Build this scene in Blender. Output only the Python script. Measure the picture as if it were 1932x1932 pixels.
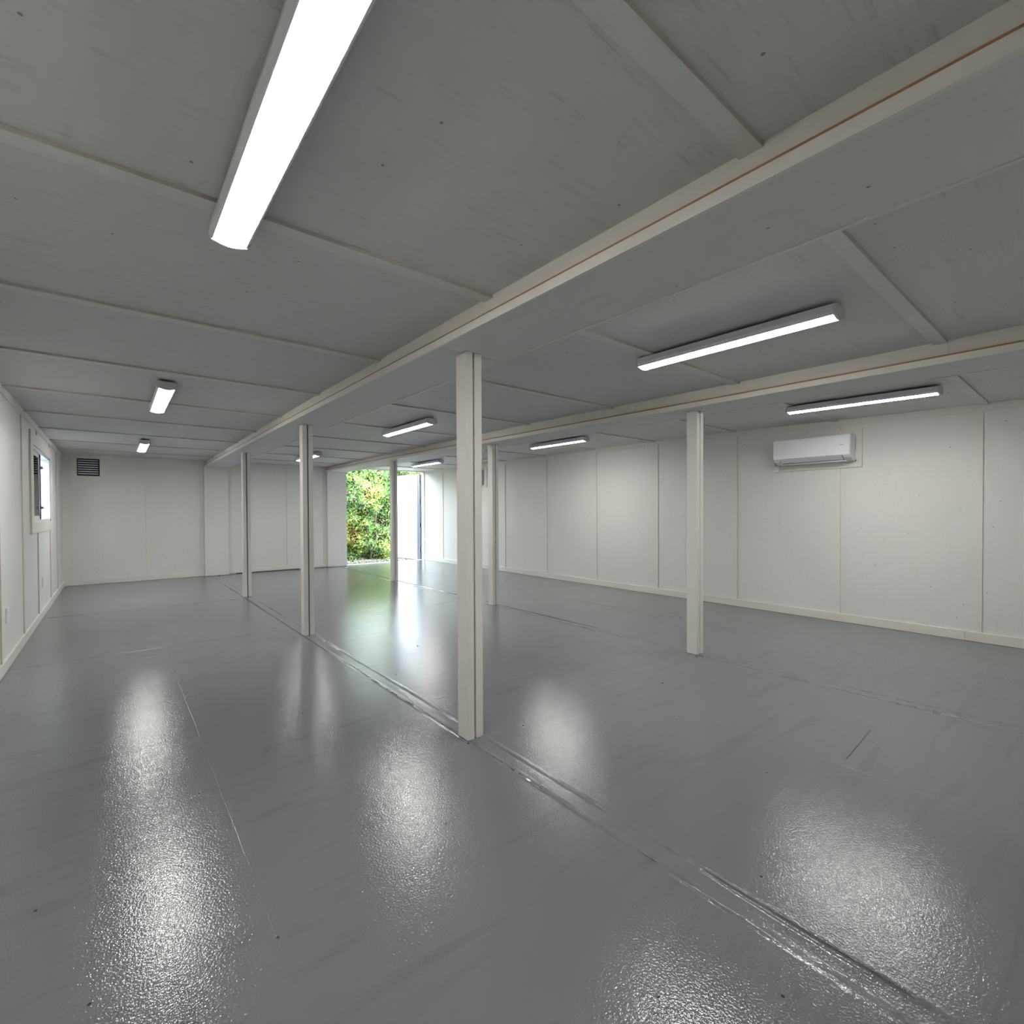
import bpy, bmesh, math, random
import numpy as np
from mathutils import Vector, Matrix
random.seed(7)
rng = np.random.default_rng(7)
SC = bpy.context.scene
COL = SC.collection
for o in list(bpy.data.objects):
    bpy.data.objects.remove(o, do_unlink=True)

# ------------------------------------------------------------------ camera
cam_d = bpy.data.cameras.new('camera')
cam = bpy.data.objects.new('camera', cam_d)
COL.objects.link(cam)
F_PX, PPY, YAW, PITCH, ROLL, CAM_Z = 917.34, 977.1, 0.68603, -0.01287, -0.00431, 1.264
fwd = Vector((math.sin(YAW) * math.cos(PITCH), math.cos(YAW) * math.cos(PITCH), math.sin(PITCH)))
rt0 = Vector((math.cos(YAW), -math.sin(YAW), 0))
up0 = rt0.cross(fwd)
rt = rt0 * math.cos(ROLL) + up0 * math.sin(ROLL)
up = -rt0 * math.sin(ROLL) + up0 * math.cos(ROLL)
m = Matrix((rt, up, -fwd)).transposed().to_4x4()
m.translation = Vector((0, 0, CAM_Z))
cam.matrix_world = m
cam_d.sensor_fit = 'HORIZONTAL'
cam_d.sensor_width = 36.0
cam_d.lens = 36.0 * F_PX / 1932.0
cam_d.shift_y = (PPY - 966.0) / 1932.0
cam_d.clip_start = 0.05
cam_d.clip_end = 200
SC.camera = cam

# ------------------------------------------------------------------ light, view
SKY = 14.0
LAMP = 46.0
W = bpy.data.worlds.new('overcast_sky')
SC.world = W
W.use_nodes = True
bg = W.node_tree.nodes['Background']
bg.inputs[0].default_value = (0.78, 0.89, 1.0, 1)
bg.inputs[1].default_value = SKY
SC.view_settings.view_transform = 'Standard'
SC.view_settings.look = 'None'
SC.view_settings.exposure = 0.52
SC.view_settings.gamma = 1.0
SC.view_settings.use_curve_mapping = False
SC.cycles.use_denoising = True
SC.cycles.max_bounces = 6
SC.cycles.diffuse_bounces = 5
SC.cycles.glossy_bounces = 3
SC.cycles.transmission_bounces = 3
SC.cycles.sample_clamp_indirect = 8.0
SC.cycles.use_adaptive_sampling = True
SC.cycles.adaptive_threshold = 0.15
SC.cycles.adaptive_min_samples = 16
SC.cycles.caustics_reflective = False
SC.cycles.caustics_refractive = False


def portal(name, loc, rot, sx, sy):
    d = bpy.data.lights.new(name, 'AREA')
    d.shape = 'RECTANGLE'
    d.size, d.size_y = sx, sy
    d.cycles.is_portal = True
    o = bpy.data.objects.new(name, d)
    COL.objects.link(o)
    o.location = loc
    o.rotation_euler = rot


portal('door_sky_portal', (5.33, 11.62, 1.15), (-math.pi / 2, 0, 0), 2.1, 2.35)
portal('window_sky_portal', (-0.80, 8.4, 1.6), (0, -math.pi / 2, 0), 0.95, 1.9)

# ------------------------------------------------------------------ dimensions (metres, camera at x=0 y=0)
XL, XR, YN, YB = -0.695, 6.378, -0.70, 11.449
BX0 = lambda y: np.interp(y, [0, 3, 11.45], [1.335, 1.345, 1.395])   # beam A lower edges
BX1 = lambda y: np.interp(y, [0, 3, 11.45], [1.765, 1.77, 1.808])
CX0 = lambda y: np.interp(y, [0, 3, 11.45], [3.785, 3.775, 3.806])   # beam B
CX1 = lambda y: np.interp(y, [0, 3, 11.45], [4.215, 4.215, 4.251])
ZA = lambda y: float(np.interp(y, [0, 2.3, 5.2, 11.5], [2.136, 2.144, 2.163, 2.172]))
ZB = lambda y: float(np.interp(y, [0, 2.3, 5.2, 8.3, 11.5], [2.125, 2.140, 2.170, 2.196, 2.208]))
ZL = lambda y: float(np.interp(y, [0.3, 1.8, 3.1, 4.3, 11.5], [2.266, 2.280, 2.284, 2.300, 2.302]))
ZM = lambda y: float(np.interp(y, [0.3, 1.8, 3.1, 4.3, 11.5], [2.262, 2.276, 2.288, 2.304, 2.312]))
ZR = lambda y: float(np.interp(y, [0.3, 1.3, 3.0, 4.9, 11.5], [2.262, 2.270, 2.312, 2.330, 2.335]))
LY = [0.60, 1.83, 3.07, 4.33, 5.59, 6.83, 8.07, 9.30, 10.45]         # ceiling battens, near edges
RY = [0.70, 1.93, 3.10, 4.33, 5.54, 6.76, 7.97, 9.32, 10.48]


# ------------------------------------------------------------------ materials
def mat(name):
    M = bpy.data.materials.new(name)
    M.use_nodes = True
    nt = M.node_tree
    b = nt.nodes['Principled BSDF']
    return M, nt, b


def N(nt, t, **kw):
    n = nt.nodes.new(t)
    for k, v in kw.items():
        if k.startswith('i_'):
            n.inputs[k[2:].replace('_', ' ')].default_value = v
        else:
            setattr(n, k, v)
    return n


def simple(name, col, rough=0.5, metal=0.0, spec=0.5):
    M, nt, b = mat(name)
    b.inputs['Base Color'].default_value = (*col, 1)
    b.inputs['Roughness'].default_value = rough
    b.inputs['Metallic'].default_value = metal
    b.inputs['Specular IOR Level'].default_value = spec
    return M


def paint(name, col, grain='Z', dots=True, flat=(0, 1, 1), stain=0.05, rough=0.55, bump=0.2, knots=0.16):
    """off-white paint over plywood: long grain streaks, knots, screw dents"""
    M, nt, b = mat(name)
    L = nt.links.new
    tc = N(nt, 'ShaderNodeTexCoord')
    mp = N(nt, 'ShaderNodeMapping')
    s = {'X': (1.6, 42, 42), 'Y': (42, 1.6, 42), 'Z': (42, 42, 1.6)}[grain]
    mp.inputs['Scale'].default_value = s
    L(tc.outputs['Object'], mp.inputs[0])
    n1 = N(nt, 'ShaderNodeTexNoise', i_Scale=1.6, i_Detail=3.0, i_Roughness=0.65, i_Distortion=0.6)
    L(mp.outputs[0], n1.inputs['Vector'])
    n2 = N(nt, 'ShaderNodeTexNoise', i_Scale=1.3, i_Detail=1.0)
    L(tc.outputs['Object'], n2.inputs['Vector'])
    n3 = N(nt, 'ShaderNodeTexNoise', i_Scale=9.0, i_Detail=2.0, i_Distortion=1.5)
    L(tc.outputs['Object'], n3.inputs['Vector'])
    r1 = N(nt, 'ShaderNodeMapRange')
    r1.inputs[1].default_value, r1.inputs[2].default_value = 0.30, 0.46
    r1.inputs[3].default_value, r1.inputs[4].default_value = 1.0, 0.0
    L(n1.outputs[0], r1.inputs[0])
    r2 = N(nt, 'ShaderNodeMapRange')
    r2.inputs[1].default_value, r2.inputs[2].default_value = 0.46, 0.62
    L(n3.outputs[0], r2.inputs[0])
    mu = N(nt, 'ShaderNodeMath', operation='MULTIPLY')
    L(r1.outputs[0], mu.inputs[0]); L(r2.outputs[0], mu.inputs[1])
    # colour
    mix = N(nt, 'ShaderNodeMix', data_type='RGBA')
    c = Vector(col)
    mix.inputs[6].default_value = (*(c * (1 - stain * 0.5)), 1)
    mix.inputs[7].default_value = (*(c * (1 + stain * 0.4)), 1)
    L(n2.outputs[0], mix.inputs[0])
    mix2 = N(nt, 'ShaderNodeMix', data_type='RGBA')
    mix2.inputs[7].default_value = (col[0] * .55, col[1] * .52, col[2] * .48, 1)
    mm = N(nt, 'ShaderNodeMath', operation='MULTIPLY')
    mm.inputs[1].default_value = knots
    L(mu.outputs[0], mm.inputs[0])
    L(mm.outputs[0], mix2.inputs[0]); L(mix.outputs[2], mix2.inputs[6])
    out = mix2
    if dots:
        sp = N(nt, 'ShaderNodeSeparateXYZ')
        fm = N(nt, 'ShaderNodeCombineXYZ')
        L(tc.outputs['Object'], sp.inputs[0])
        ax = [k for k in range(3) if flat[k]]
        L(sp.outputs[ax[0]], fm.inputs[0]); L(sp.outputs[ax[1]], fm.inputs[1])
        vo = N(nt, 'ShaderNodeTexVoronoi', voronoi_dimensions='2D', i_Scale=2.3)
        L(fm.outputs[0], vo.inputs['Vector'])
        lt = N(nt, 'ShaderNodeMath', operation='LESS_THAN')
        lt.inputs[1].default_value = 0.011
        L(vo.outputs['Distance'], lt.inputs[0])
        md = N(nt, 'ShaderNodeMath', operation='MULTIPLY')
        md.inputs[1].default_value = 0.75
        L(lt.outputs[0], md.inputs[0])
        mix3 = N(nt, 'ShaderNodeMix', data_type='RGBA')
        mix3.inputs[7].default_value = (0.16, 0.14, 0.12, 1)
        L(md.outputs[0], mix3.inputs[0]); L(mix2.outputs[2], mix3.inputs[6])
        out = mix3
    L(out.outputs[2], b.inputs['Base Color'])
    b.inputs['Roughness'].default_value = rough
    b.inputs['Specular IOR Level'].default_value = 0.35
    bp = N(nt, 'ShaderNodeBump')
    bp.inputs['Strength'].default_value = bump
    bp.inputs['Distance'].default_value = 0.002
    L(n1.outputs[0], bp.inputs['Height'])
    L(bp.outputs[0], b.inputs['Normal'])
    return M


WALLC = (0.765, 0.757, 0.735)
M_wallx = paint('wall_paint_upright_grain', WALLC, 'Z')
M_wallb = paint('back_wall_paint', WALLC, 'Z', flat=(1, 0, 1))
M_ceil = paint('ceiling_paint_cross_grain', (0.64, 0.645, 0.64), 'X', stain=0.05, bump=0.3, flat=(1, 1, 0), knots=0.38)
M_ceilbat = paint('ceiling_batten_paint', (0.70, 0.695, 0.68), 'X', dots=False, bump=0.3)
M_soffit = paint('soffit_paint_long_grain', (0.67, 0.67, 0.66), 'Y', bump=0.3, flat=(1, 1, 0), knots=0.22)
M_trim = paint('trim_paint', (0.77, 0.758, 0.715), 'Z', dots=False, bump=0.12)
M_trimy = paint('trim_paint_long', (0.75, 0.735, 0.685), 'Y', dots=False, bump=0.12)
M_edge = simple('unpainted_batten_edge', (0.56, 0.53, 0.45), 0.7)
M_copper = simple('bare_wood_gap', (0.40, 0.21, 0.09), 0.6)
M_post = simple('post_paint', (0.74, 0.73, 0.685), 0.5)
M_dark = simple('dark_gap_filler', (0.035, 0.04, 0.04), 0.7)
M_lamphouse = simple('lamp_housing_white', (0.74, 0.75, 0.76), 0.35)
M_endcap = simple('lamp_end_cap_plastic', (0.60, 0.60, 0.60), 0.45)
M_acpanel = simple('glossy_white_plastic', (0.90, 0.92, 0.94), 0.10)
M_acbody = simple('white_plastic', (0.74, 0.76, 0.77), 0.4)
M_acdark = simple('louver_shadow_grey', (0.16, 0.17, 0.18), 0.5)
M_plate = simple('outlet_plastic', (0.80, 0.80, 0.78), 0.35)
M_slot = simple('black_slots', (0.02, 0.02, 0.02), 0.5)
M_red = simple('red_button', (0.7, 0.06, 0.03), 0.4)
M_screen = simple('dark_display', (0.03, 0.035, 0.035), 0.2)
M_metalgrey = simple('painted_steel_grey', (0.42, 0.44, 0.45), 0.4)
M_vent = simple('galvanised_slat', (0.80, 0.86, 0.92), 0.4, 0.0)
M_ventdark = simple('vent_recess', (0.05, 0.045, 0.04), 0.8)
M_vinyl = simple('white_vinyl', (0.80, 0.82, 0.84), 0.3)
M_rubber = simple('black_rubber', (0.03, 0.03, 0.035), 0.6)
M_gasket = simple('grey_steel_door_edge', (0.24, 0.27, 0.32), 0.35)
M_doorpaint = simple('white_door_paint', (0.86, 0.87, 0.88), 0.4)
M_shell = simple('container_shell', (0.55, 0.55, 0.53), 0.6)
M_bark = simple('bark', (0.16, 0.12, 0.09), 0.9)

# lamp diffuser (gives off light)
M_glow, nt, b = mat('lit_diffuser')
nt.nodes.remove(b)
em = N(nt, 'ShaderNodeEmission')
em.inputs[0].default_value = (1.0, 0.975, 0.93, 1)
em.inputs[1].default_value = LAMP
nt.links.new(em.outputs[0], nt.nodes['Material Output'].inputs[0])

# window glass
M_glass, nt, b = mat('window_glass')
nt.nodes.remove(b)
tr = N(nt, 'ShaderNodeBsdfTransparent')
tr.inputs[0].default_value = (0.86, 0.92, 0.92, 1)
gl = N(nt, 'ShaderNodeBsdfGlossy')
gl.inputs['Roughness'].default_value = 0.02
fr = N(nt, 'ShaderNodeFresnel')
fr.inputs[0].default_value = 1.45
mx = N(nt, 'ShaderNodeMixShader')
nt.links.new(fr.outputs[0], mx.inputs[0])
nt.links.new(tr.outputs[0], mx.inputs[1])
nt.links.new(gl.outputs[0], mx.inputs[2])
nt.links.new(mx.outputs[0], nt.nodes['Material Output'].inputs[0])


def floor_material():
    M, nt, b = mat('grey_gloss_floor_paint')
    L = nt.links.new
    tc = N(nt, 'ShaderNodeTexCoord')
    big = N(nt, 'ShaderNodeTexNoise', i_Scale=0.9, i_Detail=2.0, i_Distortion=0.8)
    L(tc.outputs['Object'], big.inputs['Vector'])
    mp = N(nt, 'ShaderNodeMapping')
    mp.inputs['Scale'].default_value = (0.9, 7.0, 1)
    L(tc.outputs['Object'], mp.inputs[0])
    st = N(nt, 'ShaderNodeTexNoise', i_Scale=1.4, i_Detail=3.0, i_Distortion=1.0)
    L(mp.outputs[0], st.inputs['Vector'])
    rp = N(nt, 'ShaderNodeMapRange')
    rp.inputs[1].default_value, rp.inputs[2].default_value = 0.56, 0.75
    L(st.outputs[0], rp.inputs[0])
    mix = N(nt, 'ShaderNodeMix', data_type='RGBA')
    mix.inputs[6].default_value = (0.158, 0.168, 0.177, 1)
    mix.inputs[7].default_value = (0.178, 0.188, 0.197, 1)
    L(big.outputs[0], mix.inputs[0])
    mix2 = N(nt, 'ShaderNodeMix', data_type='RGBA')
    mix2.inputs[7].default_value = (0.125, 0.13, 0.134, 1)
    mmul = N(nt, 'ShaderNodeMath', operation='MULTIPLY')
    mmul.inputs[1].default_value = 0.55
    L(rp.outputs[0], mmul.inputs[0])
    L(mmul.outputs[0], mix2.inputs[0]); L(mix.outputs[2], mix2.inputs[6])
    vo = N(nt, 'ShaderNodeTexVoronoi', voronoi_dimensions='2D', i_Scale=1.5)
    L(tc.outputs['Object'], vo.inputs['Vector'])
    lt = N(nt, 'ShaderNodeMath', operation='LESS_THAN')
    lt.inputs[1].default_value = 0.007
    L(vo.outputs['Distance'], lt.inputs[0])
    mix3 = N(nt, 'ShaderNodeMix', data_type='RGBA')
    mix3.inputs[7].default_value = (0.04, 0.04, 0.04, 1)
    L(lt.outputs[0], mix3.inputs[0]); L(mix2.outputs[2], mix3.inputs[6])
    L(mix3.outputs[2], b.inputs['Base Color'])
    rr = N(nt, 'ShaderNodeMapRange')
    rr.inputs[3].default_value, rr.inputs[4].default_value = 0.045, 0.11
    L(st.outputs[0], rr.inputs[0])
    L(rr.outputs[0], b.inputs['Roughness'])
    b.inputs['Specular IOR Level'].default_value = 0.5
    # relief: orange peel, roller texture, slight waviness
    f1 = N(nt, 'ShaderNodeTexNoise', i_Scale=140.0, i_Detail=1.5, i_Roughness=0.6)
    L(tc.outputs['Object'], f1.inputs['Vector'])
    mp2 = N(nt, 'ShaderNodeMapping')
    mp2.inputs['Scale'].default_value = (3, 45, 1)
    L(tc.outputs['Object'], mp2.inputs[0])
    f2 = N(nt, 'ShaderNodeTexNoise', i_Scale=1.0, i_Detail=3.0)
    L(mp2.outputs[0], f2.inputs['Vector'])
    b1 = N(nt, 'ShaderNodeBump')
    b1.inputs['Strength'].default_value = 0.70
    b1.inputs['Distance'].default_value = 0.0014
    L(f1.outputs[0], b1.inputs['Height'])
    b2 = N(nt, 'ShaderNodeBump')
    b2.inputs['Strength'].default_value = 0.07
    b2.inputs['Distance'].default_value = 0.0018
    L(f2.outputs[0], b2.inputs['Height'])
    L(b2.outputs[0], b1.inputs['Normal'])
    L(b1.outputs[0], b.inputs['Normal'])
    return M


M_floor = floor_material()


def leaf_material():
    M, nt, b = mat('foliage')
    at = N(nt, 'ShaderNodeVertexColor')
    at.layer_name = 'leaf_tint'
    nt.links.new(at.outputs[0], b.inputs['Base Color'])
    b.inputs['Roughness'].default_value = 0.5
    b.inputs['Specular IOR Level'].default_value = 0.3
    return M


M_leaf = leaf_material()
M_soil, nt, b = mat('soil')
tc = N(nt, 'ShaderNodeTexCoord')
no = N(nt, 'ShaderNodeTexNoise', i_Scale=25.0, i_Detail=5.0)
cr = N(nt, 'ShaderNodeValToRGB')
cr.color_ramp.elements[0].color = (0.12, 0.09, 0.07, 1)
cr.color_ramp.elements[1].color = (0.36, 0.29, 0.23, 1)
nt.links.new(tc.outputs['Object'], no.inputs['Vector'])
nt.links.new(no.outputs[0], cr.inputs[0])
nt.links.new(cr.outputs[0], b.inputs['Base Color'])
b.inputs['Roughness'].default_value = 0.9
M_fence, nt, b = mat('weathered_fence')
tc = N(nt, 'ShaderNodeTexCoord')
mp = N(nt, 'ShaderNodeMapping')
mp.inputs['Scale'].default_value = (20, 20, 1.2)
no = N(nt, 'ShaderNodeTexNoise', i_Scale=1.0, i_Detail=5.0)
cr = N(nt, 'ShaderNodeValToRGB')
cr.color_ramp.elements[0].color = (0.24, 0.28, 0.28, 1)
cr.color_ramp.elements[1].color = (0.42, 0.47, 0.46, 1)
nt.links.new(tc.outputs['Object'], mp.inputs[0])
nt.links.new(mp.outputs[0], no.inputs['Vector'])
nt.links.new(no.outputs[0], cr.inputs[0])
nt.links.new(cr.outputs[0], b.inputs['Base Color'])
b.inputs['Roughness'].default_value = 0.8


# ------------------------------------------------------------------ mesh helpers
class MB:
    def __init__(self):
        self.v, self.f, self.m = [], [], []

    def hexa(self, c, mi=0, mats=None):
        """8 corners: bottom ccw 0-3, top ccw 4-7; mats = (bottom, top, y-, x+, y+, x-)"""
        n = len(self.v)
        self.v += [tuple(float(q) for q in p) for p in c]
        fs = [(3, 2, 1, 0), (4, 5, 6, 7), (0, 1, 5, 4), (1, 2, 6, 5), (2, 3, 7, 6), (3, 0, 4, 7)]
        for i, f in enumerate(fs):
            self.f.append(tuple(n + k for k in f))
            self.m.append(mats[i] if mats else mi)
        return self

    def box(self, x0, x1, y0, y1, z0, z1, mi=0, mats=None):
        return self.hexa([(x0, y0, z0), (x1, y0, z0), (x1, y1, z0), (x0, y1, z0),
                          (x0, y0, z1), (x1, y0, z1), (x1, y1, z1), (x0, y1, z1)], mi, mats)

    def prism(self, prof, a0, a1, axis='Y', mi=0, cap=True):
        """closed 2-D profile extruded along an axis; profile = (x,z) for Y, (y,z) for X, (x,y) for Z"""
        n, k = len(self.v), len(prof)
        for a in (a0, a1):
            for p, q in prof:
                self.v.append({'Y': (p, a, q), 'X': (a, p, q), 'Z': (p, q, a)}[axis])
        for i in range(k):
            j = (i + 1) % k
            self.f.append((n + i, n + j, n + k + j, n + k + i)); self.m.append(mi)
        if cap:
            self.f.append(tuple(n + i for i in range(k))[::-1]); self.m.append(mi)
            self.f.append(tuple(n + k + i for i in range(k))); self.m.append(mi)
        return self

    def tube(self, pts, r, seg=8, mi=0):
        n0 = len(self.v)
        P = [Vector(p) for p in pts]
        for i, p in enumerate(P):
            d = (P[min(i + 1, len(P) - 1)] - P[max(i - 1, 0)]).normalized()
            a = d.cross(Vector((0, 0, 1)))
            if a.length < 1e-3:
                a = Vector((1, 0, 0))
            a.normalize(); c = d.cross(a)
            rr = r[i] if isinstance(r, (list, tuple)) else r
            for k in range(seg):
                t = 2 * math.pi * k / seg
                self.v.append(tuple(p + a * math.cos(t) * rr + c * math.sin(t) * rr))
        for i in range(len(P) - 1):
            for k in range(seg):
                j = (k + 1) % seg
                self.f.append((n0 + i * seg + k, n0 + i * seg + j, n0 + (i + 1) * seg + j, n0 + (i + 1) * seg + k)); self.m.append(mi)
        self.f.append(tuple(n0 + k for k in range(seg))[::-1]); self.m.append(mi)
        self.f.append(tuple(n0 + (len(P) - 1) * seg + k for k in range(seg))); self.m.append(mi)
        return self

    def mesh(self, name, mats, bevel=0.0, seg=2, smooth=False):
        me = bpy.data.meshes.new(name)
        me.from_pydata(self.v, [], self.f)
        if not isinstance(mats, (list, tuple)):
            mats = [mats]
        for M in mats:
            me.materials.append(M)
        me.polygons.foreach_set('material_index', self.m)
        bm = bmesh.new(); bm.from_mesh(me)
        if bevel:
            bmesh.ops.bevel(bm, geom=[e for e in bm.edges if e.is_manifold and e.calc_face_angle(0) > 0.5],
                            offset=bevel, segments=seg, profile=0.6, affect='EDGES', clamp_overlap=True)
        bmesh.ops.recalc_face_normals(bm, faces=bm.faces)
        bm.to_mesh(me); bm.free()
        if smooth:
            me.polygons.foreach_set('use_smooth', [True] * len(me.polygons))
        me.update()
        return me

    def build(self, name, mats, parent=None, **kw):
        o = bpy.data.objects.new(name, self.mesh(name, mats, **kw))
        COL.objects.link(o)
        if parent:
            o.parent = parent
        return o


def empty(name, loc=(0, 0, 0), rz=0.0):
    o = bpy.data.objects.new(name, None)
    COL.objects.link(o)
    o.location = loc
    o.rotation_euler = (0, 0, rz)
    o.empty_display_size = 0.1
    return o


def tag(o, label, cat=None, group=None, kind=None):
    o['label'] = label
    if cat: o['category'] = cat
    if group: o['group'] = group
    if kind: o['kind'] = kind
    return o


def copy_tree(o, parent=None):
    c = o.copy(); COL.objects.link(c)
    c.parent = parent
    for ch in list(o.children):
        copy_tree(ch, c)
    return c


# ------------------------------------------------------------------ floor
mb = MB()
nx, ny = 60, 100
mb.box(XL - 0.12, XR + 0.12, YN - 0.1, 11.53, -0.12, 0.0)
floor = mb.build('floor', M_floor)
tag(floor, 'glossy mid-grey painted plywood floor of the whole empty room', 'floor', kind='structure')


def seam(x0, name, lab, seed):
    """uneven caulked strip where two room modules meet: raised lips with a smeared valley"""
    r = np.random.default_rng(seed)
    ys = np.arange(YN, 11.44, 0.03)
    xs = np.array([-.085, -.062, -.055, -.047, -.02, 0.0, .02, .043, .050, .058, .085])
    base = np.array([0, .0012, .0060, .0008, .0025, .0008, .0025, .0010, .0055, .0010, 0.0])
    me = MB()
    k = len(xs)
    w = np.cumsum(r.normal(0, .0016, (len(ys), k)), 0)
    w -= np.linspace(0, 1, len(ys))[:, None] * w[-1]
    w = np.clip(w, -.008, .008)
    for i, y in enumerate(ys):
        h = base * (0.25 + 0.55 * r.random(k)) + r.random(k) * .0004
        h[0] = h[-1] = -0.001
        for j in range(k):
            me.v.append((x0 + xs[j] + (w[i, j] if 0 < j < k - 1 else 0), y, h[j]))
    for i in range(len(ys) - 1):
        for j in range(k - 1):
            me.f.append((i * k + j, i * k + j + 1, (i + 1) * k + j + 1, (i + 1) * k + j)); me.m.append(0)
    o = me.build(name, M_floor, floor, smooth=True)
    o['label'] = lab


seam(1.547, 'floor_seam', 'uneven caulked floor seam under the left row of posts', 1)
seam(3.989, 'floor_seam', 'uneven caulked floor seam under the right row of posts', 2)


# fine raised sheet joints in the paint
def joint(pts, name='sheet_joint', w=0.004, h=0.0016):
    me = MB()
    n = 40
    P = []
    for a, bq in zip(pts[:-1], pts[1:]):
        for i in range(n):
            t = i / n
            P.append((a[0] + (bq[0] - a[0]) * t, a[1] + (bq[1] - a[1]) * t))
    P.append(pts[-1])
    for i, p in enumerate(P):
        q = P[min(i + 1, len(P) - 1)]; o_ = P[max(i - 1, 0)]
        d = Vector((q[0] - o_[0], q[1] - o_[1])).normalized(); nrm = Vector((-d.y, d.x))
        j = random.uniform(-.002, .002); hh = h * random.uniform(0.0, 1.2)
        for s, z in ((-1, -.0004), (0, hh), (1, -.0004)):
            me.v.append((p[0] + nrm.x * (s * w + j), p[1] + nrm.y * (s * w + j), z))
    for i in range(len(P) - 1):
        for s in (0, 1):
            me.f.append((i * 3 + s, (i + 1) * 3 + s, (i + 1) * 3 + s + 1, i * 3 + s + 1)); me.m.append(0)
    return me.build(name, M_floor, floor, smooth=True)


joint([(0.362, YN), (0.362, 5.4)])
joint([(XL, 8.12), (1.40, 8.05)])
joint([(XL, 5.62), (1.40, 5.62)])
joint([(1.66, 2.85), (3.88, 2.85)])
joint([(2.10, 5.52), (3.88, 5.90)])
joint([(2.78, 0.3), (2.78, 5.5)])
joint([(4.1, 3.4), (6.37, 3.4)])
joint([(5.1, 0.2), (5.1, 11.3)])
gr = MB().box(-.24, .24, -.0028, .0028, -.002, .0006).build('floor_scratch', M_rubber, floor)
gr.location = (3.10, .836, 0)
gr.rotation_euler = (0, 0, math.atan2(.845 - .828, 3.295 - 2.913))
gr['label'] = 'straight dark scratch line in the floor paint'

for x, y in ((3.90, 2.24), (3.93, 2.20), (3.10, 2.05), (5.2, 3.2), (1.48, 2.19), (2.2, 4.1)):
    c = MB().prism([(-.006, 0), (.004, -.002), (.007, .005), (-.002, .007)], 0, .005, 'Z').build('paint_crumb', M_rubber, floor)
    c.location = (x, y, 0)

# ------------------------------------------------------------------ ceiling
mb = MB()
mb.box(XL - 0.12, XR + 0.12, YN - 0.1, 11.60, 2.36, 2.42)
ceiling = mb.build('ceiling', M_shell)
tag(ceiling, 'low white painted plywood ceiling with cross battens', 'ceiling', kind='structure')


def ceil_bay(x0, x1, zf, ys):
    edges = [YN] + [y + 0.0325 for y in ys] + [YB]
    for a, bq in zip(edges[:-1], edges[1:]):
        o = 0.0015
        X0, X1 = x0, x1
        d = random.uniform(0, .0015)
        MB().hexa([(X0, a + o, zf(a) + d), (X1, a + o, zf(a) + d), (X1, bq - o, zf(bq) + d), (X0, bq - o, zf(bq) + d),
                   (X0, a + o, 2.36), (X1, a + o, 2.36), (X1, bq - o, 2.36), (X0, bq - o, 2.36)]).build('ceiling_panel', M_ceil, ceiling)
    for y in ys:
        t = 0.013
        w = 0.065
        z0, z1 = zf(y), zf(y + w)
        MB().hexa([(x0, y, z0 - t), (x1, y, z0 - t), (x1, y + w, z1 - t), (x0, y + w, z1 - t),
                   (x0, y, z0 + .004), (x1, y, z0 + .004), (x1, y + w, z1 + .004), (x0, y + w, z1 + .004)],
                  mats=(0, 0, 1, 0, 1, 0)).build('batten', [M_ceilbat, M_edge], ceiling)


ceil_bay(XL, 1.60, ZL, LY)
ceil_bay(1.60, 4.02, ZM, LY)
ceil_bay(4.02, XR, ZR, RY)


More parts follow.
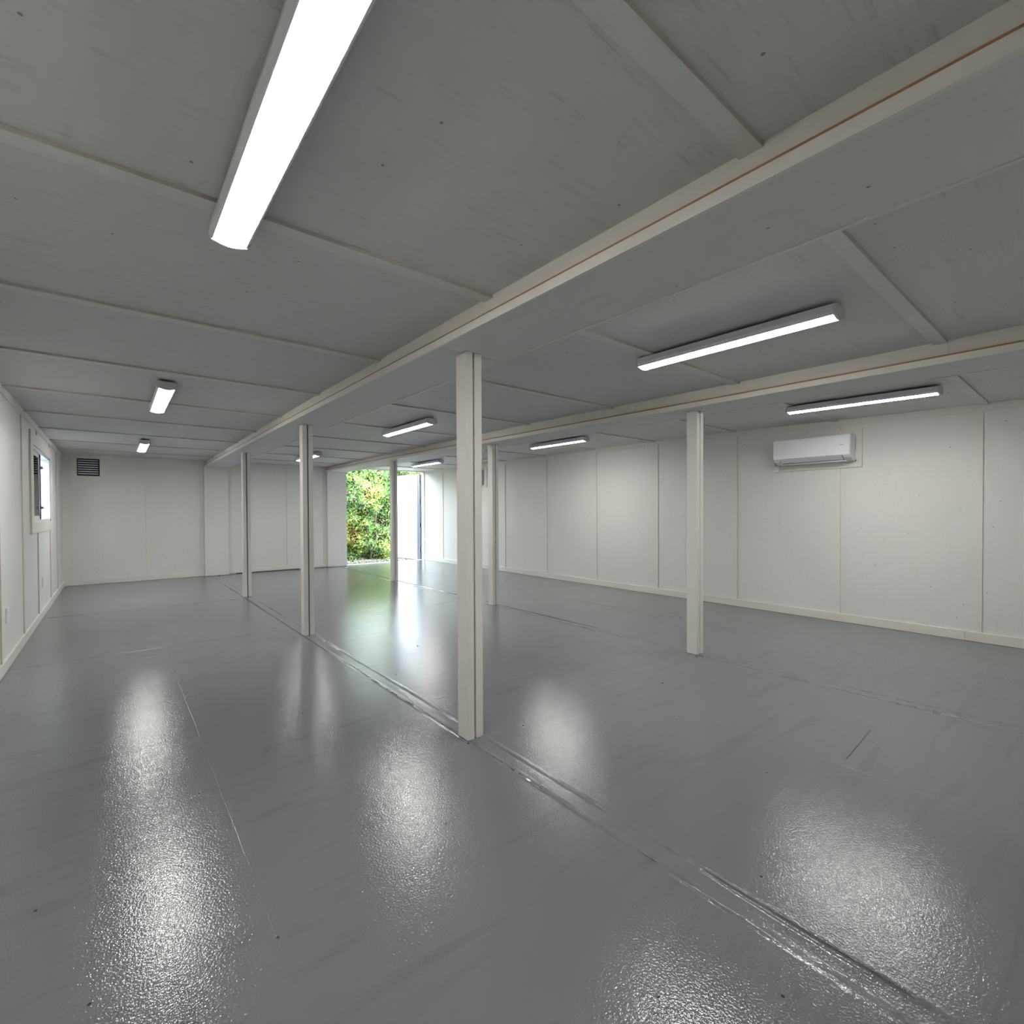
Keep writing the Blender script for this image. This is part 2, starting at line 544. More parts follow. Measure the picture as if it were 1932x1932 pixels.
# ------------------------------------------------------------------ dropped beams
def beam(name, x0f, x1f, zf, label, joints):
    t = empty(name, (0, 0, 0))
    tag(t, label, 'beam', kind='structure')
    ys = [YN] + joints + [YB]
    ysd = sorted(set(ys + [0.5, 1.2, 1.8, 3.0, 4.0, 6.5, 7.5, 9.0, 10.2]))
    g = 0.009
    core = MB()
    for a, bq in zip(ysd[:-1], ysd[1:]):
        core.hexa([(x0f(a) + .045, a, zf(a) + g), (x1f(a) - .045, a, zf(a) + g), (x1f(bq) - .045, bq, zf(bq) + g), (x0f(bq) + .045, bq, zf(bq) + g),
                   (x0f(a) + .045, a, 2.36), (x1f(a) - .045, a, 2.36), (x1f(bq) - .045, bq, 2.36), (x0f(bq) + .045, bq, 2.36)])
    core.build('fascia', M_trimy, t)
    for a, bq in zip(ys[:-1], ys[1:]):
        o = 0.002
        s = MB()
        yy = [a + o] + [y for y in ysd if a < y < bq] + [bq - o]
        for p, q in zip(yy[:-1], yy[1:]):
            s.hexa([(x0f(p) + .0165, p, zf(p)), (x1f(p) - .0165, p, zf(p)), (x1f(q) - .0165, q, zf(q)), (x0f(q) + .0165, q, zf(q)),
                    (x0f(p) + .0165, p, zf(p) + g), (x1f(p) - .0165, p, zf(p) + g), (x1f(q) - .0165, q, zf(q) + g), (x0f(q) + .0165, q, zf(q) + g)])
        s.build('soffit_panel', M_soffit, t)
    for side in (0, 1):
        lip, wire = MB(), MB()
        for a, bq in zip(ysd[:-1], ysd[1:]):
            if side == 0:
                xa, xb, xc, xd = x0f(a), x0f(a) + .016, x0f(bq), x0f(bq) + .016
            else:
                xa, xb, xc, xd = x1f(a) - .016, x1f(a), x1f(bq) - .016, x1f(bq)
            lip.hexa([(xa, a, zf(a) - .003), (xb, a, zf(a) - .003), (xd, bq, zf(bq) - .003), (xc, bq, zf(bq) - .003),
                      (xa, a, zf(a) + .036), (xb, a, zf(a) + .036), (xd, bq, zf(bq) + .036), (xc, bq, zf(bq) + .036)])
            e = 0.006
            if side == 0: xa += e; xc += e; xb += .03; xd += .03
            else: xb -= e; xd -= e; xa -= .03; xc -= .03
            wire.hexa([(xa, a, zf(a) + .036), (xb, a, zf(a) + .036), (xd, bq, zf(bq) + .036), (xc, bq, zf(bq) + .036),
                       (xa, a, zf(a) + .047), (xb, a, zf(a) + .047), (xd, bq, zf(bq) + .047), (xc, bq, zf(bq) + .047)])
        lip.build('edge_trim', M_trimy, t)
        w = wire.build('edge_groove', M_copper, t)
        w['label'] = 'thin copper-brown groove along the beam edge'
    return t


beam('ceiling_beam', BX0, BX1, ZA, 'boxed ceiling beam over the left row of posts, nearest the camera', [2.26, 5.24, 8.21])
beam('ceiling_beam', CX0, CX1, ZB, 'boxed ceiling beam over the right row of posts, beside the long right wall', [2.33, 5.28, 8.33])


# ------------------------------------------------------------------ paired posts
def post(x, y, h, label):
    t = empty('support_post', (x, y, 0))
    tag(t, label, 'post', 'paired white posts under the beams')
    wp, gap, d = 0.0465, 0.0125, 0.099
    for s in (0, 1):
        a = s * (wp + gap)
        MB().box(a, a + wp, 0, d, 0.0, h).build('post_half', M_post, t, bevel=0.004)
    f = MB().box(wp - .001, wp + gap + .001, .045, d - .03, 0.002, h - .002).build('gap_filler', M_dark, t)
    f['label'] = 'dark strip recessed between the two halves'
    return t


PA, PB = 1.494, 3.936
post(PA, 2.217, ZA(2.2), 'largest pale post in the middle of the photo, nearest of the left row')
post(PA, 5.192, ZA(5.2), 'middle pale post of the left row, left of the largest post')
post(PA, 8.168, ZA(8.2), 'farthest pale post of the left row, near the back wall pilaster')
post(PB, 2.260, ZB(2.3), 'pale post in front of the long right wall, nearest of the right row')
post(PB, 5.222, ZB(5.2), 'pale post just right of the largest post, middle of the right row')
post(PB, 8.259, ZB(8.3), 'slim pale post standing in front of the open doorway')


# ------------------------------------------------------------------ walls
def wall_x(name, x, sgn, ys, zf, label, holes, breaks):
    """long wall in a plane x=const; sgn = direction into the room; holes = [(y0,y1,z0,z1)]"""
    xo, xi = x - sgn * 0.11, x - sgn * 0.012
    w = MB()
    segs = []
    cuts = sorted({YN - .1, 11.53} | {h[0] for h in holes} | {h[1] for h in holes})

    def slab(mbx, xa, xb, y0, y1, z0f, z1f, mi=0):
        a, c = min(xa, xb), max(xa, xb)
        mbx.hexa([(a, y0, z0f(y0)), (c, y0, z0f(y0)), (c, y1, z0f(y1)), (a, y1, z0f(y1)),
                  (a, y0, z1f(y0)), (c, y0, z1f(y0)), (c, y1, z1f(y1)), (a, y1, z1f(y1))], mi)
    for a, c in zip(cuts[:-1], cuts[1:]):
        hs = [h for h in holes if h[0] <= a + 1e-6 and h[1] >= c - 1e-6]
        if hs:
            h = hs[0]
            slab(w, xo, xi, a, c, lambda y: -.12, lambda y: h[2]); slab(w, xo, xi, a, c, lambda y: h[3], lambda y: 2.36)
        else:
            slab(w, xo, xi, a, c, lambda y: -.12, lambda y: 2.36)
    W_ = w.build(name, M_shell)
    tag(W_, label, 'wall', kind='structure')
    edges = [YN] + [y + 0.0325 for y in ys] + [YB]
    for a, c in zip(edges[:-1], edges[1:]):
        o = 0.001
        p = MB()
        dd = random.uniform(0, .0012)
        cs = sorted({a + o, c - o} | {v for h in holes for v in (h[0], h[1]) if a + o < v < c - o})
        for q, r in zip(cs[:-1], cs[1:]):
            hs = [h for h in holes if h[0] <= q + 1e-6 and h[1] >= r - 1e-6]
            if hs:
                h = hs[0]
                slab(p, xi, x - sgn * dd, q, r, lambda y: 0.0, lambda y: h[2]); slab(p, xi, x - sgn * dd, q, r, lambda y: h[3], zf)
            else:
                slab(p, xi, x - sgn * dd, q, r, lambda y: 0.0, zf)
        p.build('wall_panel', M_wallx, W_)
    for y in ys:
        rngs = [(0.09, None)]
        for (b0, b1, z0, z1) in breaks:
            if b0 < y + .03 < b1:
                rngs = [(0.09, z0), (z1, None)]
        for z0, z1 in rngs:
            p = MB()
            zt = (lambda yy: zf(yy) - .068) if z1 is None else (lambda yy: z1)
            a, c = (x, x + .011) if sgn > 0 else (x - .011, x)
            mats = (0, 0, 1, 0, 1, 0)
            p.hexa([(a, y, z0), (c, y, z0), (c, y + .065, z0), (a, y + .065, z0),
                    (a, y, zt(y)), (c, y, zt(y)), (c, y + .065, zt(y + .065)), (a, y + .065, zt(y + .065))], mats=mats)
            p.build('batten', [M_trim, M_edge], W_)
    # cornice board
    p = MB()
    yy = [YN] + list(ys) + [YB]
    for q, r in zip(yy[:-1], yy[1:]):
        slab(p, x, x + sgn * .012, q, r, lambda y: zf(y) - .07, zf)
    p.build('cornice_board', M_trimy, W_)
    return W_


WRY = [0.739, 1.906, 3.085, 4.29, 5.50, 6.73, 8.00, 9.25, 10.50]
WLY = [0.60, 1.83, 3.07, 4.25, 5.43, 6.68, 7.90, 9.30, 10.36]
wr = wall_x('wall_right', XR, -1, WRY, ZR, 'long right-hand wall of white painted plywood panels and battens', [],
            [(1.69, 2.61, 1.74, 2.175), (8.6, 9.45, 1.79, 2.265)])
WIN = (7.50, 9.32, 1.16, 2.03)
wl = wall_x('wall_left', XL, 1, WLY, ZL, 'left-hand wall of white painted plywood with a sliding window', [WIN],
            [(7.29, 9.52, 1.045, 2.17)])
rng_bb = [YN, 0.86, 3.25, 5.1, 7.4, 9.6, YB]
for nm, x, s, lab in (('baseboard_right', XR, -1, 'white baseboard along the long right wall'),
                      ('baseboard_left', XL, 1, 'white baseboard along the left wall')):
    bb = empty(nm)
    tag(bb, lab, 'baseboard', kind='structure')
    for a, c in zip(rng_bb[:-1], rng_bb[1:]):
        x0, x1 = (x, x + .018) if s > 0 else (x - .018, x)
        MB().box(x0, x1, a + .0008, c - .0008, 0.001, 0.092).build('board', M_trimy, bb, bevel=0.002, seg=1)

# back wall (with vent hole) and the doorway on its right
VENT = (-0.495, -0.188, 1.930, 2.242)
wb = MB()
Y0, Y1 = YB + .012, YB + .11
wb.box(XL - .11, VENT[0], Y0, Y1, -.12, 2.36).box(VENT[1], 4.251, Y0, Y1, -.12, 2.36)
wb.box(VENT[0], VENT[1], Y0, Y1, -.12, VENT[2]).box(VENT[0], VENT[1], Y0, Y1, VENT[3], 2.36)
wb.box(4.251, XR + .11, Y0, Y1, 2.315, 2.36)
wback = wb.build('wall_back', M_shell)
tag(wback, 'far back wall of white plywood with a vent and open doorway', 'wall', kind='structure')


def bpanel(x0, x1, hole=None):
    p = MB()
    if hole:
        p.box(x0, hole[0], YB, Y0, 0, 2.36).box(hole[1], x1, YB, Y0, 0, 2.36)
        p.box(hole[0], hole[1], YB, Y0, 0, hole[2]).box(hole[0], hole[1], YB, Y0, hole[3], 2.36)
    else:
        p.box(x0, x1, YB, Y0, 0, 2.36)
    p.build('wall_panel', M_wallb, wback)


bpanel(XL, 0.4955, VENT); bpanel(0.4975, 1.60); bpanel(1.60, 2.996); bpanel(2.998, 4.02)
for x0, w_ in ((XL, .085), (0.466, .085), (1.33, .07), (2.950, .087), (3.74, .07)):
    zt = 2.235
    MB().box(x0, x0 + w_, YB - .012, YB, 0.09, zt, mats=(0, 0, 0, 1, 0, 1)).build('batten', [M_trim, M_edge], wback)
MB().box(XL, 1.40, YB - .012, YB, 2.235, 2.303).build('cornice_board', M_trim, wback)
MB().box(1.80, 3.81, YB - .012, YB, 2.243, 2.311).build('cornice_board', M_trim, wback)
MB().box(4.25, XR, YB - .012, YB + .012, 2.312, 2.336).build('door_header', M_trim, wback)
MB().box(6.345, 6.378, YB - .02, YB + .09, 0.0, 2.32).build('door_jamb', M_trim, wback)
bb = empty('baseboard_back')
tag(bb, 'white baseboard along the far back wall', 'baseboard', kind='structure')
MB().box(XL, 1.40, YB - .018, YB, .001, .088).build('board', M_trim, bb, bevel=.002, seg=1)
MB().box(1.80, 3.81, YB - .018, YB, .012, .095).build('board', M_trim, bb, bevel=.002, seg=1)
MB().box(1.95, 3.2, YB - .014, YB, .001, .012).build('gap_under_board', M_dark, bb)
for (x0, x1, zt, lab) in ((1.392, 1.808, ZA(11.4), 'flat white pilaster on the back wall below the left beam'),
                          (3.806, 4.251, ZB(11.4), 'flat white pilaster at the left side of the open doorway')):
    t = empty('pilaster', ((x0 + x1) / 2, YB - .1, 0))
    tag(t, lab, 'pilaster', kind='structure')
    hw = (x1 - x0) / 2
    MB().box(-hw, hw, 0, .2 if x0 > 3 else .1, .004, zt).build('casing_board', M_wallx, t, bevel=.002, seg=1)
    MB().box(-hw + .004, hw - .15, .003, .09, 0.0, .004).build('gap_under_board', M_dark, t)
# wall behind the camera
MB().box(XL - .11, XR + .11, YN - .1, YN, -.12, 2.36)
wf = MB().box(XL - .11, XR + .11, YN - .1, YN, -.12, 2.36).build('wall_front', M_wallx)
tag(wf, 'plain white wall behind the camera', 'wall', kind='structure')
# threshold
th = MB().box(4.25, 6.378, 11.45, 11.60, -.06, .004).build('trim_1', simple('steel_threshold', (0.45, 0.47, 0.48), .35, .3), bevel=.003, seg=1)
tag(th, 'flat grey threshold strip across the open doorway', 'threshold', kind='structure')

# ------------------------------------------------------------------ open exterior door leaf
dr = empty('door_1', (6.372, 11.66, 0.0), math.radians(8.5))
tag(dr, 'white steel door leaf swung open outside the doorway', 'door', kind='structure')
MB().box(-.03, .03, 0.10, 1.16, -.015, 2.275).build('door_panel', M_doorpaint, dr, bevel=.003, seg=1)
st = MB()
st.box(-.045, .02, -.02, .035, -.02, 2.28).box(-.052, .0, .045, .085, -.02, 2.28).box(-.040, .02, .09, .13, -.02, 2.28)
s_ = st.build('hinge_stile', M_gasket, dr, bevel=.004, seg=1)
s_['label'] = 'ribbed blue-grey stile at the hinge side'
MB().box(-.035, .035, -.035, -.022, -.02, 2.27).build('seal_strip', M_rubber, dr)
for z in (.2, .85, 1.5, 2.05):
    MB().tube([(.0, -.045, z), (.0, -.045, z + .12)], .012, 10).build('hinge', M_metalgrey, dr, smooth=False)
MB().box(-.034, .034, .10, 1.165, -.03, -.014).build('bottom_seal', M_rubber, dr)

# ------------------------------------------------------------------ sliding window
wn = empty('window_1', (XL, 8.4, 1.6))
tag(wn, 'white sliding window in the left wall, far half open', 'window', kind='structure')
wy0, wy1, wz0, wz1 = WIN[0] - 8.4, WIN[1] - 8.4, WIN[2] - 1.6, WIN[3] - 1.6
oy0, oy1, oz0, oz1 = 7.29 - 8.4, 9.52 - 8.4, 1.045 - 1.6, 2.17 - 1.6
# casing boards
for c in ((oy0, wy0, oz0, oz1), (wy1, oy1, oz0, oz1), (wy0, wy1, oz0, wz0), (wy0, wy1, wz1, oz1)):
    MB().box(0, .016, *c, mats=(1, 0, 1, 0, 1, 0)).build('casing_board', [M_trim, M_edge], wn)
fr = MB()
for c in ((wy0, wy0 + .035, wz0, wz1), (wy1 - .035, wy1, wz0, wz1), (wy0, wy1, wz0, wz0 + .035), (wy0, wy1, wz1 - .035, wz1)):
    fr.box(-.10, .008, *c)
fr.build('window_frame', M_vinyl, wn)
for nm, y0, y1, x0, x1 in (('sash', wy0 + .03, 0.0, -.045, -.015), ('sash', wy0 + .10, .07, -.09, -.06)):
    s_ = MB()
    z0, z1 = wz0 + .03, wz1 - .03
    s_.box(x0, x1, y0, y0 + .03, z0, z1).box(x0, x1, y1 - .06, y1, z0, z1)
    s_.box(x0, x1, y0, y1, z0, z0 + .05).box(x0, x1, y0, y1, z1 - .05, z1)
    so = s_.build('sash', M_vinyl, wn)
    MB().box(x1 - .007, x1 - .003, y0 + .025, y1 - .055, z0 + .045, z1 - .045).build('pane', M_glass, so)
MB().box(-.044, -.006, .002, .026, wz0 + .035, wz1 - .035).build('weather_strip', M_rubber, wn)
for z in (.22, -.28):
    l = MB().box(-.02, .012, .026, .06, z, z + .035).box(-.01, .022, .06, .10, z + .012, z + .02).build('latch', M_metalgrey, wn)

# ------------------------------------------------------------------ louvred vent in the back wall
vt = empty('wall_vent', ((VENT[0] + VENT[1]) / 2, YB, (VENT[2] + VENT[3]) / 2))
tag(vt, 'small louvred vent grille high in the left end of the back wall', 'vent')
hw, hh = (VENT[1] - VENT[0]) / 2, (VENT[3] - VENT[2]) / 2
b_ = 0.075
fb = MB()
for c in ((-hw - b_, -hw, -hh - b_, hh + .012), (hw, hw + b_, -hh - b_, hh + .012), (-hw, hw, -hh - b_, -hh)):
    MB().box(c[0], c[1], -.010, 0.0, c[2], c[3], mats=(0, 0, 0, 1, 0, 1)).build('backing_board', [M_trim, M_edge], vt)
rf = MB()
t_ = .012
for c in ((-hw, -hw + t_, -hh, hh), (hw - t_ * 1.6, hw, -hh, hh), (-hw, hw, -hh, -hh + t_), (-hw, hw, hh - t_, hh)):
    rf.box(c[0], c[1], -.004, .10, c[2], c[3])
rf.build('recess_frame', M_ventdark, vt)
MB().box(-hw + t_, hw - t_ * 1.6, .062, .070, -hh + t_, hh - t_).build('slat_shade_plate', M_ventdark, vt)  # dark plate added as the shadow seen between the slats
for k in range(7):
    z = -hh + .030 + k * .0395
    MB().hexa([(-hw + t_, .020, z), (hw - t_ * 1.6, .020, z), (hw - t_ * 1.6, .034, z + .002), (-hw + t_, .034, z + .002),
               (-hw + t_, .028, z + .018), (hw - t_ * 1.6, .028, z + .018), (hw - t_ * 1.6, .036, z + .016), (-hw + t_, .036, z + .016)]
              ).build('slat', M_vent, vt)

# ------------------------------------------------------------------ ceiling lights
def arc(n=10, half=.050, z0=-.056, bulge=.011):
    return [(-half + 2 * half * i / n, z0 - bulge * (1 - ((2 * i / n) - 1) ** 2)) for i in range(n + 1)]


def make_light():
    t = empty('ceiling_light')
    Ln = 1.14
    MB().box(-.045, .045, .02, Ln - .02, -.006, 0.0).build('gap_shade_plate', M_dark, t)  # narrow plate added in dark colour as the shaded gap above the housing
    prof = [(-.058, -.006), (-.064, -.040), (-.055, -.0565), (-.051, -.0575), (-.049, -.054), (.049, -.054), (.051, -.0575), (.055, -.0565), (.064, -.040), (.058, -.006)]
    MB().prism(prof, .012, Ln - .012).build('housing', M_lamphouse, t, bevel=.0)
    a = arc()
    MB().prism([(-.050, -.050)] + a + [(.050, -.050)], .014, Ln - .014).build('diffuser', M_glow, t)
    cp = [(-.058, -.006), (-.066, -.042), (-.055, -.060)] + [(x, z - .003) for x, z in a[1:-1]] + [(.055, -.060), (.066, -.042), (.058, -.006)]
    for y0 in (0.0, Ln - .013):
        MB().prism(cp, y0, y0 + .013).build('end_cap', M_endcap, t)
    return t


proto = None
rows = [
    (0.325, .83, ZL, 'ceiling light nearest the camera, cut by the top edge on the left'),
    (0.330, 4.61, ZL, 'middle ceiling light of the left bay, before the left window'),
    (0.345, 8.46, ZL, 'farthest ceiling light of the left bay, close to the back wall vent'),
    (2.715, .815, ZM, 'large lit strip light between the two beams, right of the largest post'),
    (2.700, 4.67, ZM, 'middle strip light between the beams, seen left of the largest post'),
    (2.715, 8.52, ZM, 'far strip light between the beams, partly hidden by a post'),
    (5.130, .84, ZR, 'strip light over the wall-mounted air conditioner in the right bay'),
    (5.140, 4.62, ZR, 'middle strip light of the right bay, between the two right posts'),
    (5.120, 8.50, ZR, 'farthest strip light of the right bay, in front of the open doorway'),
]
for i, (x, y, zf, lab) in enumerate(rows):
    if proto is None:
        proto = o = make_light()
    else:
        o = copy_tree(proto)
    za, zb = zf(y) - .013, zf(y + 1.14) - .013
    o.location = (x, y, za)
    o.rotation_euler = (math.atan2(zb - za, 1.14), 0, 0)
    tag(o, lab, 'ceiling light', 'strip lights on the ceiling')

# ------------------------------------------------------------------ air conditioner on its backing frame
bk = empty('backing_frame', (XR, 2.15, 1.95))
tag(bk, 'flat white board frame around the air conditioner on the right wall', 'frame')
y0, y1, z0, z1 = 1.70 - 2.15, 2.605 - 2.15, 1.742 - 1.95, 2.172 - 1.95
for c in ((y0, y0 + .09, z0, z1), (y1 - .09, y1, z0, z1), (y0 + .0905, y1 - .0905, z0, z0 + .09), (y0 + .0905, y1 - .0905, z1 - .09, z1)):
    MB().box(-.016, 0, *c, mats=(1, 0, 1, 0, 1, 0)).build('board', [M_trim, M_edge], bk)
MB().box(-.005, 0, y0 + .09, y1 - .09, z0 + .09, z1 - .09).build('centre_board', M_trim, bk)

ac = empty('air_conditioner', (XR - .0165, 2.15, 1.81))
tag(ac, 'white wall-mounted split air conditioner on the right wall', 'air conditioner')
aw = .392
prof = [(0, 0.0), (0, .292), (-.155, .288), (-.180, .272), (-.188, .055), (-.165, .030), (-.10, .004), (-.05, 0.0)]
bo = MB().prism(prof, -aw, aw).build('body', M_acbody, ac, bevel=.006, seg=2)
fp = MB()
fp.prism([(-.182, .058), (-.198, .062), (-.203, .10), (-.204, .20), (-.203, .262), (-.196, .280), (-.178, .290), (-.170, .284), (-.178, .262), (-.186, .2)], -aw + .004, aw + .002)
fpo = fp.build('front_panel', M_acpanel, ac, bevel=.0025, seg=2, smooth=False)
# outlet cavity and flap
MB().hexa([(-.186, -aw + .07, .050), (-.180, -aw + .07, .034), (-.180, aw - .07, .034), (-.186, aw - .07, .050),
           (-.189, -aw + .07, .056), (-.110, -aw + .07, .004), (-.110, aw - .07, .004), (-.189, aw - .07, .056)]).build('air_outlet', M_acdark, ac)
MB().hexa([(-.205, -aw + .075, .052), (-.150, -aw + .075, .012), (-.150, aw - .075, .012), (-.205, aw - .075, .052),
           (-.206, -aw + .075, .057), (-.150, -aw + .075, .018), (-.150, aw - .075, .018), (-.206, aw - .075, .057)]).build('louver_flap', M_acbody, ac, bevel=.001, seg=1)
MB().hexa([(-.140, -aw + .06, -.002), (-.085, -aw + .06, -.008), (-.085, aw - .06, -.008), (-.140, aw - .06, -.002),
           (-.140, -aw + .06, .006), (-.085, -aw + .06, .000), (-.085, aw - .06, .000), (-.140, aw - .06, .006)]).build('lower_flap', M_acbody, ac)
sl = MB()
for k in range(7):
    z = .12 + k * .020
    sl.box(-.022, -.010, -aw - .0015, -aw + .002, z, z + .012)
s_ = sl.build('side_label', M_slot, ac)
s_['label'] = 'narrow strip of dark lettering on the side'
for k in range(3):
    MB().box(-.2075, -.2065, aw - .05 + k * .011, aw - .045 + k * .011, .115, .130 + .004 * k).build('sticker', M_plate, ac)
MB().box(-.2072, -.2060, -aw + .06, -aw + .095, .168, .174).build('emblem', M_metalgrey, ac)
MB().box(-.019, -.0, -aw - .004, -aw + .004, .0, .012).build('corner_cap', M_rubber, ac)

rc = empty('remote_control', (XR - .0165, 2.578, 1.735))
tag(rc, 'small white remote control in a holder at the lower left of the air conditioner', 'remote control')
MB().box(-.030, 0, -.030, .030, 0.0, .062).build('holder', M_plate, rc, bevel=.004)
MB().box(-.024, -.006, -.024, .024, .03, .150).build('handset', M_acbody, rc, bevel=.004)
MB().box(-.0255, -.0238, -.018, .018, .100, .142).build('display', M_screen, rc)
MB().box(-.0262, -.0238, .006, .016, .083, .093).build('button', M_red, rc)['label'] = 'red button'
for k in range(2):
    for j in range(3):
        MB().box(-.0255, -.0238, -.014 + j * .010, -.008 + j * .010, .067 - k * .010, .072 - k * .010).build('button', M_metalgrey, rc)

# ------------------------------------------------------------------ electrical panel on the right wall
ep = empty('electrical_panel', (XR, 8.98, 2.0))
tag(ep, 'grey electrical panel high on the right wall, half hidden by the largest post', 'electrical panel')
for c in ((-.33, -.25, -.20, .26), (.36, .44, -.20, .26), (-.25, .36, -.20, -.14), (-.25, .36, .20, .26)):
    MB().box(-.012, 0, *c, mats=(0, 0, 1, 0, 1, 0)).build('backing_board', [M_trim, M_edge], ep)
MB().box(-.09, -.0, -.20, .30, -.135, .185).build('box', M_metalgrey, ep, bevel=.004)
MB().box(-.096, -.09, -.185, .285, -.12, .17).build('cover', M_metalgrey, ep, bevel=.002)
MB().box(-.100, -.0955, -.10, .20, .0, .115).build('breaker_window', M_screen, ep)
MB().box(-.104, -.0955, .02, .08, -.09, -.06).build('latch', M_slot, ep)
MB().box(-.1005, -.0955, -.10, .20, -.018, -.006).build('label_strip', M_slot, ep)


# ------------------------------------------------------------------ outlets on the left wall
def outlet(y, z, lab):
    t = empty('wall_outlet', (XL, y, z))
    tag(t, lab, 'outlet', 'outlets low on the left wall')
    MB().box(0, .014, -.038, .038, -.06, .06).build('cover_plate', M_plate, t, bevel=.003)
    for s in (-1, 1):
        c = s * .022
        r = MB().box(.013, .0155, -.017, .017, c - .014, c + .014).build('receptacle', M_plate, t, bevel=.002, seg=1)
        MB().box(.0156, .0160, -.008, -.005, c - .005, c + .006).box(.0156, .0160, .005, .008, c - .005, c + .006).build('slots', M_slot, r)
    return t


outlet(5.72, .43, 'wall outlet at the left photo edge, nearest the camera')
outlet(8.31, .42, 'wall outlet below the window on the left wall')
outlet(10.78, .42, 'wall outlet on the left wall near the far corner')

# ------------------------------------------------------------------ outside
gd = MB().box(-8, 16, 11.56, 26, -.5, -.14).box(-8, XL - .11, -3, 11.56, -.5, -.14).build('ground', M_soil)
tag(gd, 'soil and leaf litter outside the open doorway', 'ground', kind='structure')


def leaves(name, pts, nrm, size, cols, parent=None, core=None):
    """many small folded leaves; pts (n,3), nrm (n,3)"""
    n = len(pts)
    t = np.cross(nrm, rng.normal(size=(n, 3)))
    t /= np.linalg.norm(t, axis=1)[:, None] + 1e-9
    b2 = np.cross(nrm, t)
    s = size * (0.6 + 0.8 * rng.random((n, 1)))
    v = np.empty((n, 4, 3))
    v[:, 0] = pts - t * s
    v[:, 1] = pts - b2 * s * .55 + nrm * s * .2
    v[:, 2] = pts + t * s
    v[:, 3] = pts + b2 * s * .55 + nrm * s * .2
    f = np.arange(n * 4).reshape(n, 4)
    tri = np.concatenate([f[:, [0, 1, 2]], f[:, [0, 2, 3]]], 1).reshape(-1, 3)
    me = bpy.data.meshes.new(name)
    me.from_pydata(v.reshape(-1, 3).tolist(), [], tri.tolist())
    ca = me.color_attributes.new('leaf_tint', 'FLOAT_COLOR', 'POINT')
    c4 = np.ones((n, 4, 4)); c4[:, :, :3] = cols[:, None, :]
    ca.data.foreach_set('color', c4.reshape(-1).astype(np.float32))
    me.materials.append(M_leaf)
    o = bpy.data.objects.new(name, me)
    COL.objects.link(o)
    if parent: o.parent = parent
    return o


def bump3(x, z):
    return (.22 * np.sin(x * 2.1 + 1.3 * np.sin(z * 1.7)) * np.cos(z * 2.3 + x) + .15 * np.sin(x * 6.3 + z * 4.1) * np.sin(z * 6.9 - x * 2.7)
            + .05 * np.sin(x * 15.1 - z * 9.0) * np.cos(z * 13.7 + x * 5))


hd = empty('hedge', (6.2, 14.0, -.14))
tag(hd, 'dense green and yellowing hedge right outside the open doorway', 'hedge')
n = 52000
px = rng.uniform(-4.2, 5.6, n); pz = rng.uniform(0.02, 2.95, n)
depth = rng.exponential(.09, n)
py = -.30 + bump3(px, pz) * -1.0 + depth
nr = rng.normal(size=(n, 3)) * .75 + np.array([0, -1.0, .45])
nr /= np.linalg.norm(nr, axis=1)[:, None]
pal = np.array([(.050, .125, .030), (.095, .190, .035), (.20, .27, .055), (.30, .30, .07), (.36, .20, .08), (.018, .045, .012), (.12, .09, .06)])
patch = np.sin(px * 3.1 + pz * 1.2) * np.cos(pz * 2.9 - px) + .7 * np.sin(px * 11 + 3 * np.sin(pz * 5)) * np.cos(pz * 12 - px * 4) + rng.normal(0, .6, n)
idx = np.select([patch > 1.5, patch > .9, patch > .3, patch > -.3, patch > -1.0, patch > -1.5], [4, 3, 2, 1, 0, 6], 5)
cl = pal[idx] * rng.uniform(.9, 1.5, (n, 1))
o = leaves('foliage', np.stack([px, py, pz], 1), nr, .036, cl, hd)
o['kind'] = 'stuff'
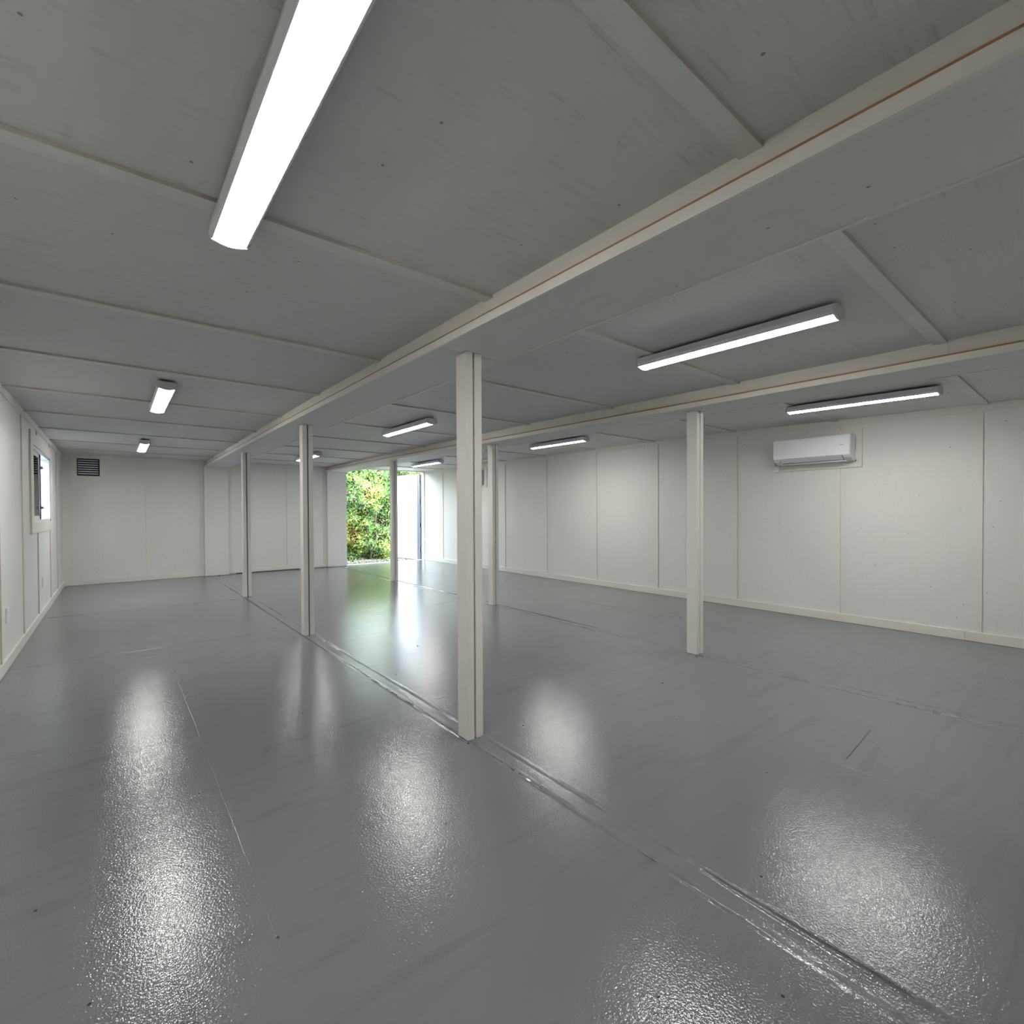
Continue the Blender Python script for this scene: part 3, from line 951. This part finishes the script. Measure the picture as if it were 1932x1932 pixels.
# twiggy core behind the leaves
cm = MB()
xs = np.arange(-5.6, 6.1, .12); zs = np.arange(-.05, 2.95, .12)
for i, x in enumerate(xs):
    for z in zs:
        cm.v.append((x, float(-.06 - bump3(x, z) + rng.normal(0, .02)), float(z)))
k = len(zs)
for i in range(len(xs) - 1):
    for j in range(k - 1):
        cm.f.append((i * k + j, (i + 1) * k + j, (i + 1) * k + j + 1, i * k + j + 1)); cm.m.append(0)
n0 = len(cm.v)
cm.box(-5.6, 6.0, .25, .8, 0, 2.85)
cm.build('inner_twigs', simple('dark_twigs', (.045, .04, .025), .9), hd)
for k in range(9):
    x = -5 + k * 1.25 + random.uniform(-.3, .3)
    P = [(x, -.12, 0)]
    for j in range(6):
        P.append((P[-1][0] + random.uniform(-.12, .12), -.16 + random.uniform(-.08, .05), P[-1][2] + random.uniform(.25, .4)))
    MB().tube(P, [.035 - .004 * q for q in range(7)], 7).build('stem', M_bark, hd, smooth=True)
# ground cover and litter
n = 9000
px = rng.uniform(2.0, 9.0, n); py = rng.uniform(11.62, 13.2, n)
far = (py - 12.3) / 1.4
keep = rng.random(n) < np.clip(.45 + far * .5, .25, 1)
px, py = px[keep], py[keep]; n = len(px)
pz = -.135 + rng.random(n) * np.clip((py - 12.6) * .18, .01, .22)
nr = rng.normal(size=(n, 3)) * .4 + np.array([0, -.2, 1.0]); nr /= np.linalg.norm(nr, axis=1)[:, None]
pal2 = np.array([(.06, .14, .07), (.13, .21, .14), (.32, .25, .19), (.38, .32, .26), (.24, .15, .09)])
w = np.clip((py - 12.2) / 1.0, 0, 1)
idx = np.where(rng.random(n) < .25 + .55 * w, rng.integers(0, 2, n), rng.integers(2, 5, n))
o = leaves('leaf_litter', np.stack([px, py, pz], 1), nr, .028, pal2[idx] * rng.uniform(.4, .9, (n, 1)))
tag(o, 'fallen leaves and low ground cover between doorway and hedge', 'leaf litter', kind='stuff')

# fence outside the left window
fn = empty('fence', (-1.5, 12.0, -.14))
tag(fn, 'weathered grey-green board fence seen through the left window', 'fence')
for k in range(34):
    y = -6 + k * .42
    MB().box(-.012 + random.uniform(0, .004), .012, y, y + .405, 0, 2.75).build('fence_board', M_fence, fn)
